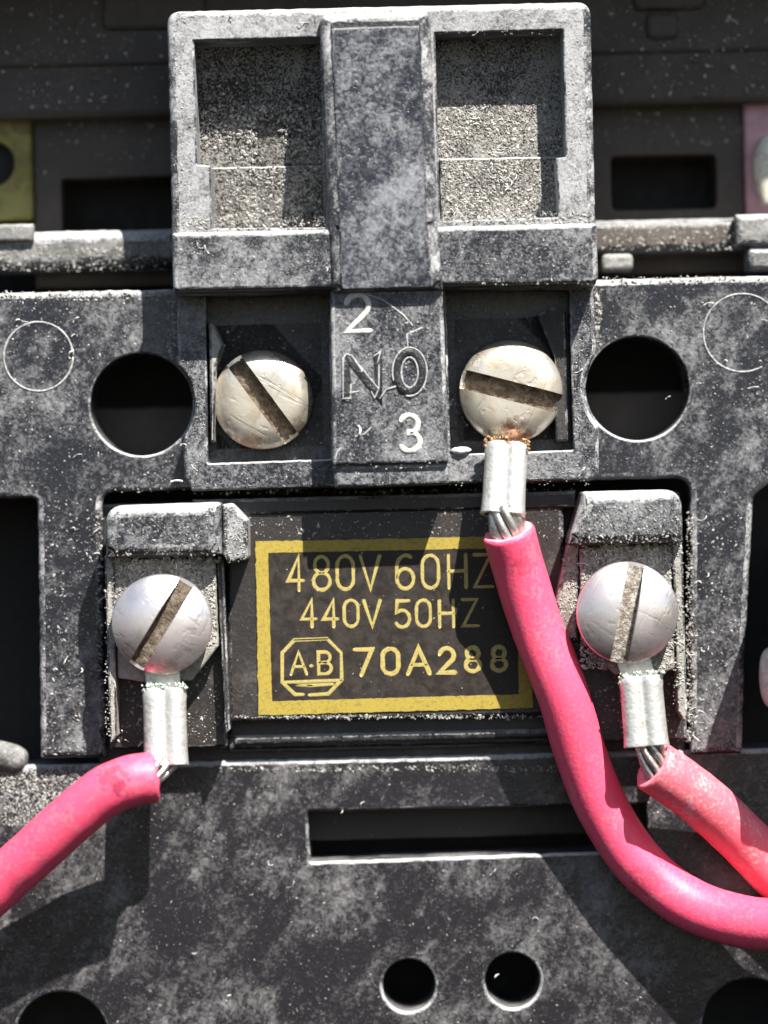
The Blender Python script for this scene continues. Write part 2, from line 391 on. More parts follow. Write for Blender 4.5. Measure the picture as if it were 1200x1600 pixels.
# ================================================================ lower cover plate
low = thing('cover_plate', 'black lower cover plate with a long horizontal slot and small round holes', 'cover plate', 600, 1590, -60)
h = -15
outer = pts2([(-200, 1201), (300, 1190), (1400, 1164), (1400, 1800), (-200, 1800)], h)
slot = rounded(pts2([(481, 1268), (1010, 1257), (1012, 1328), (485, 1347)], h), 3)
slab('cover_face', outer, h, -110, [M['lower'], M['edge']], low, holes=[slot, circ2(639, 1540, 41, h), circ2(801, 1532, 43, h), circ2(96, 1622, 72, h), circ2(1172, 1604, 74, h)], bev=8, hbev=5, jit=.5)
slab('slot_ledge', rect2(470, 1255, 1020, 1308, -70), -70, -100, [M['pocket'], M['pocket']], low, bev=4)
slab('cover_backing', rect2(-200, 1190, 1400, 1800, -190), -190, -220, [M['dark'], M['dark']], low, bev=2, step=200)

# ================================================================ coil with label
coil = thing('magnet_coil', 'black magnet coil with gold printed rating label between two screw terminals', 'coil', 600, 1180, -100)
CM = [M['coil'], M['edgedark']]
slab('coil_body', rounded(rect2(150, 778, 1068, 1186, -22), 8), -22, -100, CM, coil, bev=4)
slab('coil_face', rounded(pts2([(352, 795), (880, 783), (886, 1118), (357, 1130)], 27), 8), 27, -60, CM, coil, bev=7)
slab('coil_foot', rounded(pts2([(353, 1100), (886, 1088), (886, 1164), (357, 1175)], 0), 6), 0, -60, CM, coil, bev=8)
slab('coil_lip', rect2(300, 774, 900, 800, 32), 32, -60, CM, coil, bev=5)
slab('coil_lip', rect2(366, 1144, 884, 1160, 6), 6, -60, CM, coil, bev=6)
# label
lab = slab('rating_label', rounded(pts2([(398, 845), (828, 836), (834, 1107), (403, 1119)], 30), 2), 28.5, 24, [M['labelblack'], M['labelblack']], coil, bev=.5, jit=0)
o_ = pts2([(399, 846), (827, 837), (833, 1106), (404, 1118)], 29); i_ = pts2([(419, 864), (806, 856), (811, 1085), (425, 1096)], 29)
slab('gold_border', o_, 29.1, 27.5, [M['gold'], M['gold']], lab, holes=[i_], bev=.3, jit=.5, step=6)
def arc(cx, cy, rx, ry, a0, a1, n=14): return [(cx + rx * math.cos(R(a0 + (a1 - a0) * i / n)), cy + ry * math.sin(R(a0 + (a1 - a0) * i / n))) for i in range(n + 1)]
# glyphs: unit box 0..1 wide, 0..1 high, y up
G = {
 '4': [[(.72, 0), (.72, 1), (.02, .28), (1, .28)]],
 '8': [arc(.5, .75, .38, .25, 0, 360, 20), arc(.5, .26, .46, .26, 0, 360, 20)],
 '0': [[(.05, .3)] + arc(.5, .3, .45, .3, 180, 360)+ arc(.5, .7, .45, .3, 0, 180) + [(.05, .3)]],
 'V': [[(0, 1), (.5, 0), (1, 1)]],
 '6': [arc(.55, .62, .5, .38, 60, 180, 8) + [(.05, .3)] + arc(.5, .3, .45, .3, 180, 530, 22)],
 'H': [[(.05, 0), (.05, 1)], [(.95, 0), (.95, 1)], [(.05, .5), (.95, .5)]],
 'Z': [[(.03, 1), (.95, 1), (.03, 0), (1, 0)]],
 '5': [[(.9, 1), (.15, 1), (.1, .56)] + arc(.45, .32, .48, .32, 130, -150, 16)],
 '7': [[(0, 1), (1, 1), (.35, 0)]],
 'A': [[(0, 0), (.5, 1), (1, 0)], [(.18, .33), (.82, .33)]],
 '2': [arc(.5, .7, .44, .3, 165, -35, 12) + [(.04, 0), (1, 0)]],
 '3': [arc(.45, .75, .40, .25, 150, -90, 12) + arc(.45, .26, .47, .26, 90, -150, 14)],
 'B': [[(.05, 0), (.05, 1)] + [(.5, 1)] + arc(.5, .76, .38, .24, 90, -90, 8) + [(.05, .52), (.52, .52)] + arc(.52, .26, .43, .26, 90, -90, 8) + [(.05, 0)]],
 'N': [[(.03, 0), (.03, 1), (.97, 0), (.97, 1)]],
 'O': [arc(.5, .5, .5, .5, 0, 360, 24)],
 '.': [[(.4, .48), (.6, .48)]],
}
def stroke(V, F, pl, h, r, flat, rnd=None, seg=6):
    """a flattened rounded stroke through photo points pl"""
    d = [pl[0]]
    for q in pl[1:]:
        if math.dist(q, d[-1]) > .4: d.append(q)
    pl = d; n = len(pl)
    if n < 2: return
    base = len(V); prevn = None
    closed = math.dist(pl[0], pl[-1]) < .8
    rings = []
    for i, p in enumerate(pl):
        a = Vector(pl[i]) - Vector(pl[i - 1]) if i else None; b = Vector(pl[i + 1]) - Vector(pl[i]) if i < n - 1 else None
        if closed and a is None: a = Vector(pl[-1]) - Vector(pl[-2])
        if closed and b is None: b = Vector(pl[1]) - Vector(pl[0])
        a = a.normalized() if a is not None else b.normalized(); b = b.normalized() if b is not None else a
        t = a + b; t = t.normalized() if t.length > .2 else a
        nn = Vector((-t.y, t.x)); c = max(.5, nn.dot(Vector((-a.y, a.x))))
        rr = r * (1 if rnd is None else rnd.uniform(.8, 1.15))
        rings.append((Vector(p), nn * (rr / c), t, rr))
    caps = [] if closed else [(rings[0][0] - rings[0][2] * r * .8, rings[0][1] * .45, rings[0][2], r * .5)]
    seq = caps + rings + ([] if closed else [(rings[-1][0] + rings[-1][2] * r * .8, rings[-1][1] * .45, rings[-1][2], r * .5)])
    for p, nn, t, rr in seq:
        for k in range(seg):
            th = math.pi * k / (seg - 1)
            q = p + nn * math.cos(th); V.append(P(q.x, q.y, h + flat * math.sin(th)))
    m = len(seq)
    for i in range(m - 1):
        for k in range(seg - 1):
            F.append((base + i * seg + k, base + i * seg + k + 1, base + (i + 1) * seg + k + 1, base + (i + 1) * seg + k))
    if not closed:
        F.append(tuple(base + k for k in range(seg))); F.append(tuple(base + (m - 1) * seg + k for k in reversed(range(seg))))
def text(name, items, h, r, flat, mat, parent, seed=1, extra=()):
    """items: (char, u, v_bottom, width, height)"""
    V, F = [], []; rnd = random.Random(seed)
    for ch, u, v, wd, ht in items:
        for st in G[ch]:
            pl = [(u + x * wd + y * ht * -0.02, v - y * ht - x * wd * .022) for x, y in st]
            stroke(V, F, pl, h, r, flat, rnd)
    for pl in extra: stroke(V, F, pl, h, r, flat, rnd)
    return link(name, V, F, mat, parent, smooth=True)
HL = 28.3
text('lettering', [('4', 450, 922, 24, 52), ('8', 489, 922, 28, 52), ('0', 526, 921, 28, 52), ('V', 564, 921, 30, 52),
                   ('6', 619, 920, 29, 52), ('0', 659, 919, 28, 51), ('H', 700, 918, 30, 51), ('Z', 741, 917, 28, 50)], HL, 3.9, .3, M['goldtext'], lab, 1)
text('lettering', [('4', 471, 979, 23, 41), ('4', 505, 979, 23, 41), ('0', 537, 979, 24, 41), ('V', 569, 979, 26, 41),
                   ('5', 618, 980, 24, 41), ('0', 650, 979, 24, 41), ('H', 686, 979, 24, 41), ('Z', 723, 978, 24, 41)], HL, 3.6, .3, M['goldtext'], lab, 2)
text('lettering', [('7', 556, 1054, 26, 39), ('0', 597, 1053, 27, 39), ('A', 638, 1052, 33, 39), ('2', 686, 1051, 25, 38), ('8', 727, 1049, 24, 37), ('8', 768, 1048, 24, 37)], HL, 4.9, .3, M['goldtext'], lab, 3)
octg = [(460, 1000), (511, 998), (533, 1020), (534, 1062), (513, 1084), (484, 1086)]; oct2 = [(474, 1085), (461, 1085), (441, 1066), (441, 1020), (460, 1000), (511, 998)]
text('emblem', [('A', 455, 1053, 24, 34), ('B', 497, 1053, 22, 34), ('.', 484, 1052, 6, 24)], HL, 3.6, .3, M['goldtext'], lab, 4,
     extra=[octg, oct2, [(445, 1066), (532, 1063)], [(486, 1071), (462, 1070), (463, 1070)], [(482, 1071), (520, 1069)]])
# terminals of the coil
CB = [M['block'], M['edge']]
def rnd4(pl, h, r): return rounded(pts2(pl, h), r)
slab('terminal_base', rnd4([(166, 860), (347, 856), (355, 1168), (172, 1172)], 40, 4), 40, -60, [M['coil'], M['edgedark']], coil, bev=5)
slab('terminal_wall', rnd4([(163, 868), (176, 868), (183, 1150), (172, 1166)], 95, 3), 95, 0, [M['padmetal'], M['edge']], coil, bev=3)
slab('terminal_wall', rnd4([(338, 868), (349, 868), (360, 1140), (352, 1150)], 70, 3), 70, 0, [M['coil'], M['edge']], coil, bev=3)
slab('terminal_cover', rnd4([(164, 790), (345, 784), (347, 868), (164, 873)], 130, [30, 8, 4, 4]), 130, -40, CB, coil, bev=19, seg=6)
slab('cover_tab', rnd4([(347, 788), (362, 786), (387, 812), (388, 874), (356, 882), (348, 868)], 112, [3, 3, 6, 8, 6, 3]), 112, -30, [M['blockdusty'], M['edge']], coil, bev=8, seg=4)
slab('terminal_plate', rnd4([(178, 876), (336, 872), (341, 1010), (300, 1064), (222, 1066), (184, 1060)], 88, 5), 88, 40, [M['padmetal'], M['padmetal']], coil, bev=4)
slab('terminal_base', rnd4([(886, 850), (1066, 846), (1074, 1156), (880, 1162)], 40, 4), 40, -60, [M['coil'], M['edgedark']], coil, bev=5)
slab('terminal_wall', rnd4([(1051, 852), (1066, 852), (1074, 1108), (1070, 1130), (1060, 1112)], 95, 3), 95, 0, [M['padmetal'], M['edge']], coil, bev=3)
slab('terminal_wall', rnd4([(888, 850), (905, 850), (902, 1000), (884, 1000), (868, 938)], 80, 3), 80, 0, [M['padmetal'], M['edge']], coil, bev=4)
slab('terminal_cover', rnd4([(911, 768), (1066, 764), (1069, 848), (887, 852)], 130, [6, 30, 4, 4]), 130, -40, CB, coil, bev=19, seg=6)
slab('terminal_plate', rnd4([(906, 856), (1048, 852), (1056, 1045), (1035, 1052), (960, 1054), (908, 1000)], 88, 5), 88, 40, [M['padmetal'], M['padmetal']], coil, bev=4)

# ================================================================ contact block
blk = thing('contact_block', 'black moulded contact block with two dusty windows above two screw pockets', 'contact block', 600, 760, 20)
h = 125
fo = rounded(rect2(265, 9, 928, 452, h), [6, 6, 22, 22])
wl = pts2([(303, 64), (500, 58), (507, 355), (331, 357), (329, 259), (308, 257)], h); wr = pts2([(680, 52), (879, 47), (884, 245), (869, 247), (873, 339), (688, 345)], h)
slab('window_frame', fo, h, 11, [M['blockdusty'], M['edge']], blk, holes=[wl, wr], bev=12, seg=4, hbev=3)
YT = P2(400, 62, 50)[1]; YB = P2(400, 352, -20)[1]
def lfl(x, y): return 52 - 74 * max(0, (YT - 60 - y)) / (YT - YB)          # the left floor falls away towards the crossbar
slab('window_floor', rect2(285, 50, 512, 263, 50), 50, -80, [M['dustbed'], M['dustbed']], blk, bev=1, tilt=lfl)
slab('window_floor', rect2(324, 257, 512, 372, 50), 50, -80, [M['dustbed'], M['edge']], blk, bev=3, tilt=lambda x, y: lfl(x, y) + 6)
slab('window_floor', rect2(672, 36, 896, 252, 50), 50, 15, [M['dustbed'], M['dustbed']], blk, bev=1)
slab('window_floor', rect2(688, 246, 884, 352, 57), 57, 15, [M['dustbed'], M['edge']], blk, bev=3)
rib = slab('centre_rib', rnd4([(498, 19), (672, 14), (684, 345), (693, 453), (519, 458), (514, 352)], 148, [18, 18, 6, 3, 3, 6]), 148, 20, [M['gloss'], M['edge']], blk, bev=16, seg=5)
slab('rib_panel', rnd4([(517, 44), (655, 40), (668, 352), (677, 449), (533, 453), (530, 356)], 150, 5), 150.4, 146, [M['rib'], M['edgedark']], blk, bev=2.5)
slab('crossbar', rounded(rect2(269, 356, 934, 450, 135), [12, 12, 6, 6]), 135, 11, BE, blk, bev=8, seg=4)
h = 60
left = [(276, 452), (277, 572)] + [(221 + 83 * math.cos(R(a)), 632 + 83 * math.sin(R(a))) for a in range(-44, 44, 8)] + [(286, 690)]
right = [(936, 742), (936, 664)] + [(996 + 84 * math.cos(R(a)), 607 + 84 * math.sin(R(a))) for a in range(138, 223, 8)] + [(931, 545), (928, 446)]
po = pts2(left + [(288, 748), (300, 768)] + [(920, 752)] + right, h)
pl = rnd4([(322, 460), (513, 456), (518, 717), (325, 724)], h, 3); pr = rnd4([(697, 452), (889, 448), (896, 703), (704, 710)], h, 3)
slab('pocket_frame', po, h, 11, BE, blk, holes=[pl, pr], bev=6, hbev=3)
slab('pocket_floor', rect2(310, 440, 905, 735, -25), -25, -50, [M['pocket'], M['pocket']], blk, bev=2)
slab('lower_rib', rnd4([(516, 455), (692, 450), (701, 724), (520, 728)], 130, [5, 5, 3, 3]), 130, 11, BE, blk, bev=6)
slab('rib_foot', rnd4([(520, 727), (701, 723), (703, 757), (522, 764)], 119, 5), 119, 11, BE, blk, bev=6)
# contact plates with turned-up flanges inside the pockets
for (pp_, fl) in (([(330, 505), (505, 500), (510, 700), (335, 706)], [(326, 500), (336, 510), (349, 540), (338, 572), (335, 690), (329, 692)]),
                  ([(706, 495), (876, 490), (880, 690), (712, 694)], [(838, 492), (862, 480), (884, 486), (888, 690), (868, 690), (866, 560)])):
    slab('contact_plate', rnd4(pp_, 10, 6), 10, -25, [M['pocket'], M['edgedark']], blk, bev=4)
    hf = 62 if fl[0][0] < 600 else 54
    slab('plate_flange', rnd4(fl, hf, 3), hf, -25, [M['padmetal'] if fl[0][0] < 600 else M['pocket'], M['edgedark']], blk, bev=4)
text('numeral', [('2', 539, 518, 40, 57)], 130, 4.4, 2.0, M['white'], blk, 5)
text('numeral', [('3', 625, 705, 34, 56)], 130, 4.4, 2.0, M['white'], blk, 6)
text('lettering', [('N', 541, 620, 52, 62), ('O', 620, 612, 40, 62)], 130, 8.5, 2.5, M['gloss'], blk, 7)
# worn outlines round the big letters and the scratched arc above
def outline(items, r):
    ex = []
    for ch, u, v, wd, ht in items:
        for st in G[ch]: ex.append([(u + x * wd, v - y * ht) for x, y in st])
    return ex
text('lettering_wear', [], 132.3, 1.3, .9, M['wear'], blk, 8, extra=[
    [(536, 622), (536, 560), (541, 553), (549, 556), (590, 606)], [(548, 600), (548, 622), (536, 623)], [(549, 556), (566, 580)], [(585, 556), (594, 550), (590, 566)], [(592, 570), (592, 606), (586, 622), (580, 612)],
    arc(640, 581, 27, 38, -200, 100, 24), arc(640, 582, 13, 24, 0, 360, 18), [(618, 604), (604, 608), (594, 622)]])
text('scratch', [], 130.3, 1.3, .9, M['wear'], blk, 9, extra=[[(528, 453), (560, 456), (598, 468), (630, 492), (644, 508)], [(660, 512), (636, 522), (637, 540)], [(556, 682), (570, 678), (580, 668)], [(524, 716), (527, 706), (533, 700)]])

# ================================================================ screws
def screw(label, u, v, htop, r, slot_a, slot_w, mat, grime, hbase, dome=.30, ex=2.6):
    t = thing('slotted_screw', label, 'screw', u, v, hbase, 'slotted terminal screws')
    # head: lathe about the facing axis, with the slot cut as a boolean
    cx, cy = P2(u, v, htop); r = r * (D - htop) / D
    zt = htop; prof = [(0, zt)]
    n = 14
    for i in range(1, n + 1):
        f = math.sin(math.pi / 2 * i / n); prof.append((r * .985 * f, zt - r * dome * (f ** ex)))
    prof += [(r, zt - r * dome - 3), (r * 1.0, zt - r * dome - 16), (r * .96, zt - r * dome - 20), (0, zt - r * dome - 20)]
    seg = 56; V = []; F = []; rnd = random.Random(int(u))
    V.append((cx, cy, prof[0][1]))
    for p in prof[1:-1]:
        for k in range(seg):
            a = 2 * math.pi * k / seg; rr = p[0] * (1 + .006 * math.sin(3 * a + u)); V.append((cx + rr * math.cos(a), cy + rr * math.sin(a), p[1]))
    V.append((cx, cy, prof[-1][1])); m = len(prof) - 2
    for k in range(seg): F.append((0, 1 + k, 1 + (k + 1) % seg))
    for i in range(m - 1):
        for k in range(seg):
            j = (k + 1) % seg; F.append((1 + i * seg + k, 1 + (i + 1) * seg + k, 1 + (i + 1) * seg + j, 1 + i * seg + j))
    for k in range(seg): F.append((1 + (m - 1) * seg + k, len(V) - 1, 1 + (m - 1) * seg + (k + 1) % seg))
    hd = link('head', [W(*p) for p in V], F, mat, t)
    bm = bmesh.new(); bm.from_mesh(hd.data); bmesh.ops.recalc_face_normals(bm, faces=bm.faces); bm.to_mesh(hd.data); bm.free()
    d = Vector((math.cos(slot_a), math.sin(slot_a))); nn = Vector((-d.y, d.x)); hw = slot_w / 2; depth = r * dome + 9
    def bar(L, w2, z1, z0):
        q = [Vector((cx, cy)) + d * L + nn * w2, Vector((cx, cy)) - d * L + nn * w2, Vector((cx, cy)) - d * L - nn * w2, Vector((cx, cy)) + d * L - nn * w2]
        V = [W(p.x, p.y, z0) for p in q] + [W(p.x, p.y, z1) for p in q]
        F = [(0, 1, 2, 3), (7, 6, 5, 4)] + [(i, i + 4, (i + 1) % 4 + 4, (i + 1) % 4) for i in range(4)]
        return V, F
    V, F = bar(r * 1.3, hw, zt + 20, zt - depth)
    cut = link('slot_cutter', V, F, mat, t)
    bm = bmesh.new(); bm.from_mesh(cut.data); bmesh.ops.recalc_face_normals(bm, faces=bm.faces); bm.to_mesh(cut.data); bm.free()
    md = hd.modifiers.new('slot', 'BOOLEAN'); md.operation = 'DIFFERENCE'; md.object = cut; md.solver = 'EXACT'
    dg = bpy.context.evaluated_depsgraph_get(); me = bpy.data.meshes.new_from_object(hd.evaluated_get(dg)); hd.modifiers.clear()
    old = hd.data; hd.data = me; me.name = 'head'; bpy.data.meshes.remove(old); bpy.data.objects.remove(cut)
    # rounding of edges and smooth shading by angle
    bm = bmesh.new(); bm.from_mesh(me); bmesh.ops.remove_doubles(bm, verts=bm.verts, dist=.2 * S)
    for f in bm.faces: f.smooth = True
    for e in bm.edges: e.smooth = not (len(e.link_faces) == 2 and e.calc_face_angle(0) > R(38))
    bm.to_mesh(me); bm.free()
    # grime packed in the slot: an uneven strip
    V, F = [], []; nx, ny = 26, 5; rnd = random.Random(int(u * 3))
    for i in range(nx):
        for j in range(ny):
            f = (i / (nx - 1) * 2 - 1); L = r * .93 * f; q = Vector((cx, cy)) + d * L + nn * hw * (j / (ny - 1) * 2 - 1) * .995
            V.append(W(q.x, q.y, zt - depth * (.74 + .10 * (abs(f) ** 3) * 2) + rnd.uniform(-2.4, 2.4)))
    for i in range(nx - 1):
        for j in range(ny - 1):
            a = i * ny + j; F.append((a, a + ny, a + ny + 1, a + 1))
    link('slot_grime', V, F, grime, t, smooth=True)
    # shank down to the terminal
    x, y = cx, cy
    V, F = sweep([Vector(W(x, y, zt - r * dome - 18)), Vector(W(x, y, hbase))], r * .55, 20); link('shank', V, F, mat, t, smooth=True)
    return t
def sa(u0, v0, u1, v1): return math.atan2(-(v1 - v0), u1 - u0) - ROLL
screw('warm nickel screw without a wire in the left pocket, slot steep', 410, 624, 62, 78, sa(366, 566, 456, 688), 27, M['nickel'], M['grime'], -24, .19, 6)
screw('warm nickel slotted screw in the right pocket above a crimped red wire, slot nearly level', 799, 611, 76, 81, sa(720, 590, 876, 630), 30, M['nickel'], M['grime'], -24, .20, 6)
screw('silver slotted screw left of the gold label, slot leaning from upper right to lower left', 251, 976, 146, 79, sa(294, 916, 219, 1040), 25, M['zinc'], M['grime'], 46, .29, 2.6)
screw('silver slotted screw right of the gold label, fluff packed in its nearly upright slot', 982, 958, 148, 80, sa(998, 886, 972, 1034), 27, M['zinc'], M['grimepale'], 46, .28, 2.6)

# ================================================================ wires with crimped lugs
def crimp(t, a, b, wd, hc, mats, crust, tongue, thick=6, hb=None):
    """B-shaped crimp barrel from a to b (photo points, lower end open) at centre height hc"""
    r = wd / 2 * .56
    def prof(k, sh):        # local x across, z up
        out = []
        rr = r - sh
        n = 10
        ox = wd / 2 - r
        # right lobe, from the cusp over the top to the side, then the bottom, then the left lobe
        for i in range(n + 1):
            th = R(128 - 168 * i / n); out.append((ox + rr * math.cos(th), rr * math.sin(th) + 4))
        for i in range(5):
            f = (i + 1) / 6; out.append(((ox + rr * .8) * (1 - 2 * f), -r * .72 - 4 * math.sin(math.pi * f) + sh))
        for i in range(n + 1):
            th = R(220 - 168 * i / n); out.append((-ox + rr * math.cos(th), rr * math.sin(th) + 4))
        out.append((0, r * .50 + 4 - sh * .8)); return out
    A, B = P(a[0], a[1], hc), P(b[0], b[1], hb or hc); ax = (B - A).normalized(); up = Vector((0, -1, 0)); side = ax.cross(up).normalized(); up = side.cross(ax)
    L = (B - A).length; V = []; F = []; MI = []
    rnd = random.Random(int(a[0]))
    def add(sh, stations):
        base = len(V); m = len(prof(0, sh))
        for f, k in stations:
            for i, (x, z) in enumerate(prof(0, sh)):
                V.append(A + ax * L * f + side * x * k * S * (1 + rnd.uniform(-.015, .015)) + up * z * S * k)
        for s in range(len(stations) - 1):
            for i in range(m):
                j = (i + 1) % m; F.append((base + s * m + i, base + s * m + j, base + (s + 1) * m + j, base + (s + 1) * m + i)); MI.append(0)
        return base, m
    st = [(0.0, .86), (.03, .97), (.10, 1.0), (.2, .96), (.5, .97), (.8, .98), (.95, 1.0), (.99, 1.03), (1.0, 1.02)]
    b0, m = add(0, st); b1, _ = add(thick, [(0.05, .9), (.5, .97), (1.0, 1.02)])
    o1 = b0 + (len(st) - 1) * m; o2 = b1 + 2 * m
    for i in range(m):
        j = (i + 1) % m; F.append((o1 + i, o1 + j, o2 + j, o2 + i)); MI.append(0)
    F.append(tuple(b0 + i for i in reversed(range(m)))); MI.append(0)
    F.append(tuple(b1 + i for i in range(m))); MI.append(1)
    lug = link('crimp_lug', V, F, [mats, M['dark']], t, MI, [True] * (len(F) - 2) + [False] * 2)
    # flat neck and ring under the screw head
    su, sv, hr = tongue
    x, y = P2(su, sv, hr); ringo = [(x + 62 * math.cos(k * math.pi / 18), y + 62 * math.sin(k * math.pi / 18)) for k in range(36)]; ringi = [(x + 46 * math.cos(k * math.pi / 12), y + 46 * math.sin(k * math.pi / 12)) for k in range(24)]
    slab('ring_tongue', ringo, hr + 4, hr - 4, [mats, mats], lug, holes=[ringi], bev=1.5)
    q = pts2([(a[0] - wd * .40, a[1] + 8), (a[0] + wd * .40, a[1] + 8), (su + wd * .4, sv + 52), (su - wd * .4, sv + 52)], hr)
    slab('neck', q, hr + 5, hr - 3, [mats, mats], lug, bev=1.5)
    # corroded crust at the head end
    V, F = [], []
    for i in range(60):
        c = A + side * rnd.uniform(-.5, .5) * wd * S + ax * (abs(rnd.gauss(0, 7)) - 6) * S + up * rnd.uniform(4, 19) * S; s = rnd.uniform(1.5, 4.6) * S; bb = len(V)
        for dv in ((1, 0, 0), (-1, 0, 0), (0, 1, 0), (0, -1, 0), (0, 0, 1), (0, 0, -1)): V.append(c + Vector(dv) * s * rnd.uniform(.6, 1.2))
        for f in ((0, 2, 4), (2, 1, 4), (1, 3, 4), (3, 0, 4), (2, 0, 5), (1, 2, 5), (3, 1, 5), (0, 3, 5)): F.append(tuple(bb + k for k in f))
    link('corrosion', V, F, crust, lug, smooth=True)
    return A, B, ax
def insulated(t, ctrl, rad, mat, cutmat, inner=.50):
    pts = spline([P(*c) for c in ctrl], 14)
    rr = random.Random(5); ph = rr.random() * 6
    fr = lambda f: rad * (1 + .005 * math.sin(f * 23 + ph) + .004 * math.sin(f * 61))
    V, F = sweep(pts, fr, 28, cap=False); MI = [0] * len(F)
    V2, F2 = sweep(pts[:6], rad * inner, 28, cap=False)
    # rounded cut end: an outer ring slightly in, then the inner bore
    b = len(V); V += V2; F += [tuple(b + i for i in reversed(f)) for f in F2]; MI += [1] * len(F2)
    rnd = random.Random(int(ctrl[0][0])); d0 = (pts[0] - pts[1]).normalized(); e = len(V)
    for k in range(28):
        c = pts[0] + (V[k] - pts[0]) * .93 + d0 * S * (3 + rnd.uniform(-1.2, 1.5)); V.append(c)
    for k in range(28):
        j = (k + 1) % 28
        F.append((k, e + k, e + j, j)); MI.append(0)
        F.append((e + k, b + k, b + j, e + j)); MI.append(1)
    F.append(tuple((len(pts) - 1) * 28 + k for k in range(28))); MI.append(1)
    return link('insulation', V, F, [mat, cutmat], t, MI, True)
def strands(t, a, b, rad, n=7, sr=6.0, twist=.9):
    A, B = P(*a), P(*b); ax = (B - A).normalized(); up = Vector((0, -1, 0)); side = ax.cross(up).normalized(); up = side.cross(ax)
    for i in range(n):
        rr, ph = (0, 0) if i == 0 else (rad, 2 * math.pi * i / (n - 1))
        pts = []
        for k in range(9):
            f = k / 8; th = ph + twist * f; bulge = 1 + .22 * math.sin(math.pi * f)
            pts.append(A.lerp(B, f) + (side * math.cos(th) + up * math.sin(th)) * rr * bulge * S)
        V, F = sweep(pts, sr, 8); link('strand', V, F, M['strand'], t, smooth=True)
w1 = thing('red_wire', 'red wire leaving the left coil terminal and running out to the lower left', 'wire', 240, 1215, 110, 'red insulated wires')
crimp(w1, (257, 1076), (260, 1197), 68, 112, M['lug'], M['verdigris'], (251, 976, 100), hb=128)
strands(w1, (264, 1184, 118), (226, 1214, 150), 15, 9, 5.2)
insulated(w1, [(240, 1215, 150), (205, 1220, 156), (160, 1240, 154), (105, 1285, 142), (50, 1335, 124), (0, 1380, 106), (-60, 1440, 90), (-150, 1560, 80), (-250, 1720, 80)], 39, M['wire'], M['wirecut'])
w2 = thing('red_wire', 'long bright red wire looping down across the gold label from the right pocket screw', 'wire', 795, 838, 150, 'red insulated wires')
crimp(w2, (792, 694), (785, 806), 68, 82, M['lug'], M['rust'], (799, 611, 32), hb=112)
strands(w2, (787, 788, 110), (797, 848, 104), 18, 10, 7)
insulated(w2, [(795, 833, 106), (811, 890, 86), (836, 970, 72), (878, 1080, 69), (908, 1180, 48), (943, 1265, 32), (995, 1345, 29), (1062, 1403, 38), (1135, 1434, 62), (1215, 1444, 96), (1340, 1425, 130), (1450, 1350, 140)], 40.5, M['wire'], M['wirecut'])
w3 = thing('red_wire', 'dusty red wire leaving the right coil terminal towards the right edge behind the loop', 'wire', 1025, 1205, 100, 'red insulated wires')
crimp(w3, (1000, 1056), (1010, 1166), 68, 110, M['lug'], M['verdigris'], (982, 958, 100), hb=118)
strands(w3, (1011, 1155, 112), (1030, 1212, 108), 15, 9, 5.2)
insulated(w3, [(1022, 1198, 104), (1055, 1220, 92), (1100, 1254, 72), (1160, 1310, 40), (1220, 1372, 24), (1320, 1470, 24)], 41, M['wiredusty'], M['wirecut'])

# ================================================================ loose dust, chips and lint
HX = ((221, 632, 86), (996, 607, 87))
gr = random.Random(11); GV, GF = [], []
OCT = ((1, 0, 0), (-1, 0, 0), (0, 1, 0), (0, -1, 0), (0, 0, 1), (0, 0, -1)); OF = ((0, 2, 4), (2, 1, 4), (1, 3, 4), (3, 0, 4), (2, 0, 5), (1, 2, 5), (3, 1, 5), (0, 3, 5))
def grain(u, v, h, s):
    b = len(GV); q = Matrix.Rotation(gr.random() * 6.28, 3, 'Y'); el = gr.uniform(1, 2.2); c = P(u, v, h)
    for d in OCT:
        p = q @ Vector((d[0] * el, d[1] * .7, d[2])); GV.append(c + p * s * S * gr.uniform(.6, 1.2))
    for f in OF: GF.append(tuple(b + k for k in f))
def inpoly(x, y, pl):
    c = False; j = len(pl) - 1
    for i in range(len(pl)):
        xi, yi = pl[i]; xj, yj = pl[j]
        if (yi > y) != (yj > y) and x < (xj - xi) * (y - yi) / (yj - yi) + xi: c = not c
        j = i
    return c
from mathutils import noise as mnoise
def strew(pl, h, n, s0, s1, ex=(), patchy=0):
    us = [p[0] for p in pl]; vs = [p[1] for p in pl]; k = 0; tries = 0
    n = int(n * 1.4)
    while k < n and tries < n * 20:
        tries += 1; u = gr.uniform(min(us), max(us)); v = gr.uniform(min(vs), max(vs))
        if not inpoly(u, v, pl) or any(math.hypot(u - a, v - b) < r for a, b, r in ex): continue
        if patchy and mnoise.noise(Vector((u / 45, v / 45, 3))) + .5 < gr.random() * .9: continue
        hh = h(u, v) if callable(h) else h
        grain(u, v, hh - .3, .72 * (s0 + (s1 - s0) * gr.random() ** 3)); k += 1
def q4(a, b, c, d): return [(a, b), (c, b), (c, d), (a, d)]
LF = lambda u, v: lfl(*P2(u, v, 20)) + 1
strew(q4(300, 165, 505, 256), LF, 900, 1.2, 4.2, patchy=1); strew(q4(300, 66, 505, 175), LF, 70, 1.2, 4); strew(q4(330, 260, 508, 352), lambda u, v: LF(u, v) + 6, 900, 1.2, 4.2, patchy=1)
strew(q4(680, 150, 882, 244), 51, 900, 1.2, 4.2, patchy=1); strew(q4(680, 50, 882, 160), 51, 80, 1.2, 4); strew(q4(690, 250, 876, 342), 58, 900, 1.2, 4.2, patchy=1)
strew(q4(272, 25, 300, 350), 126, 160, .8, 2); strew(q4(885, 25, 922, 340), 126, 180, .8, 2); strew(q4(275, 20, 920, 55), 125, 260, .8, 2)
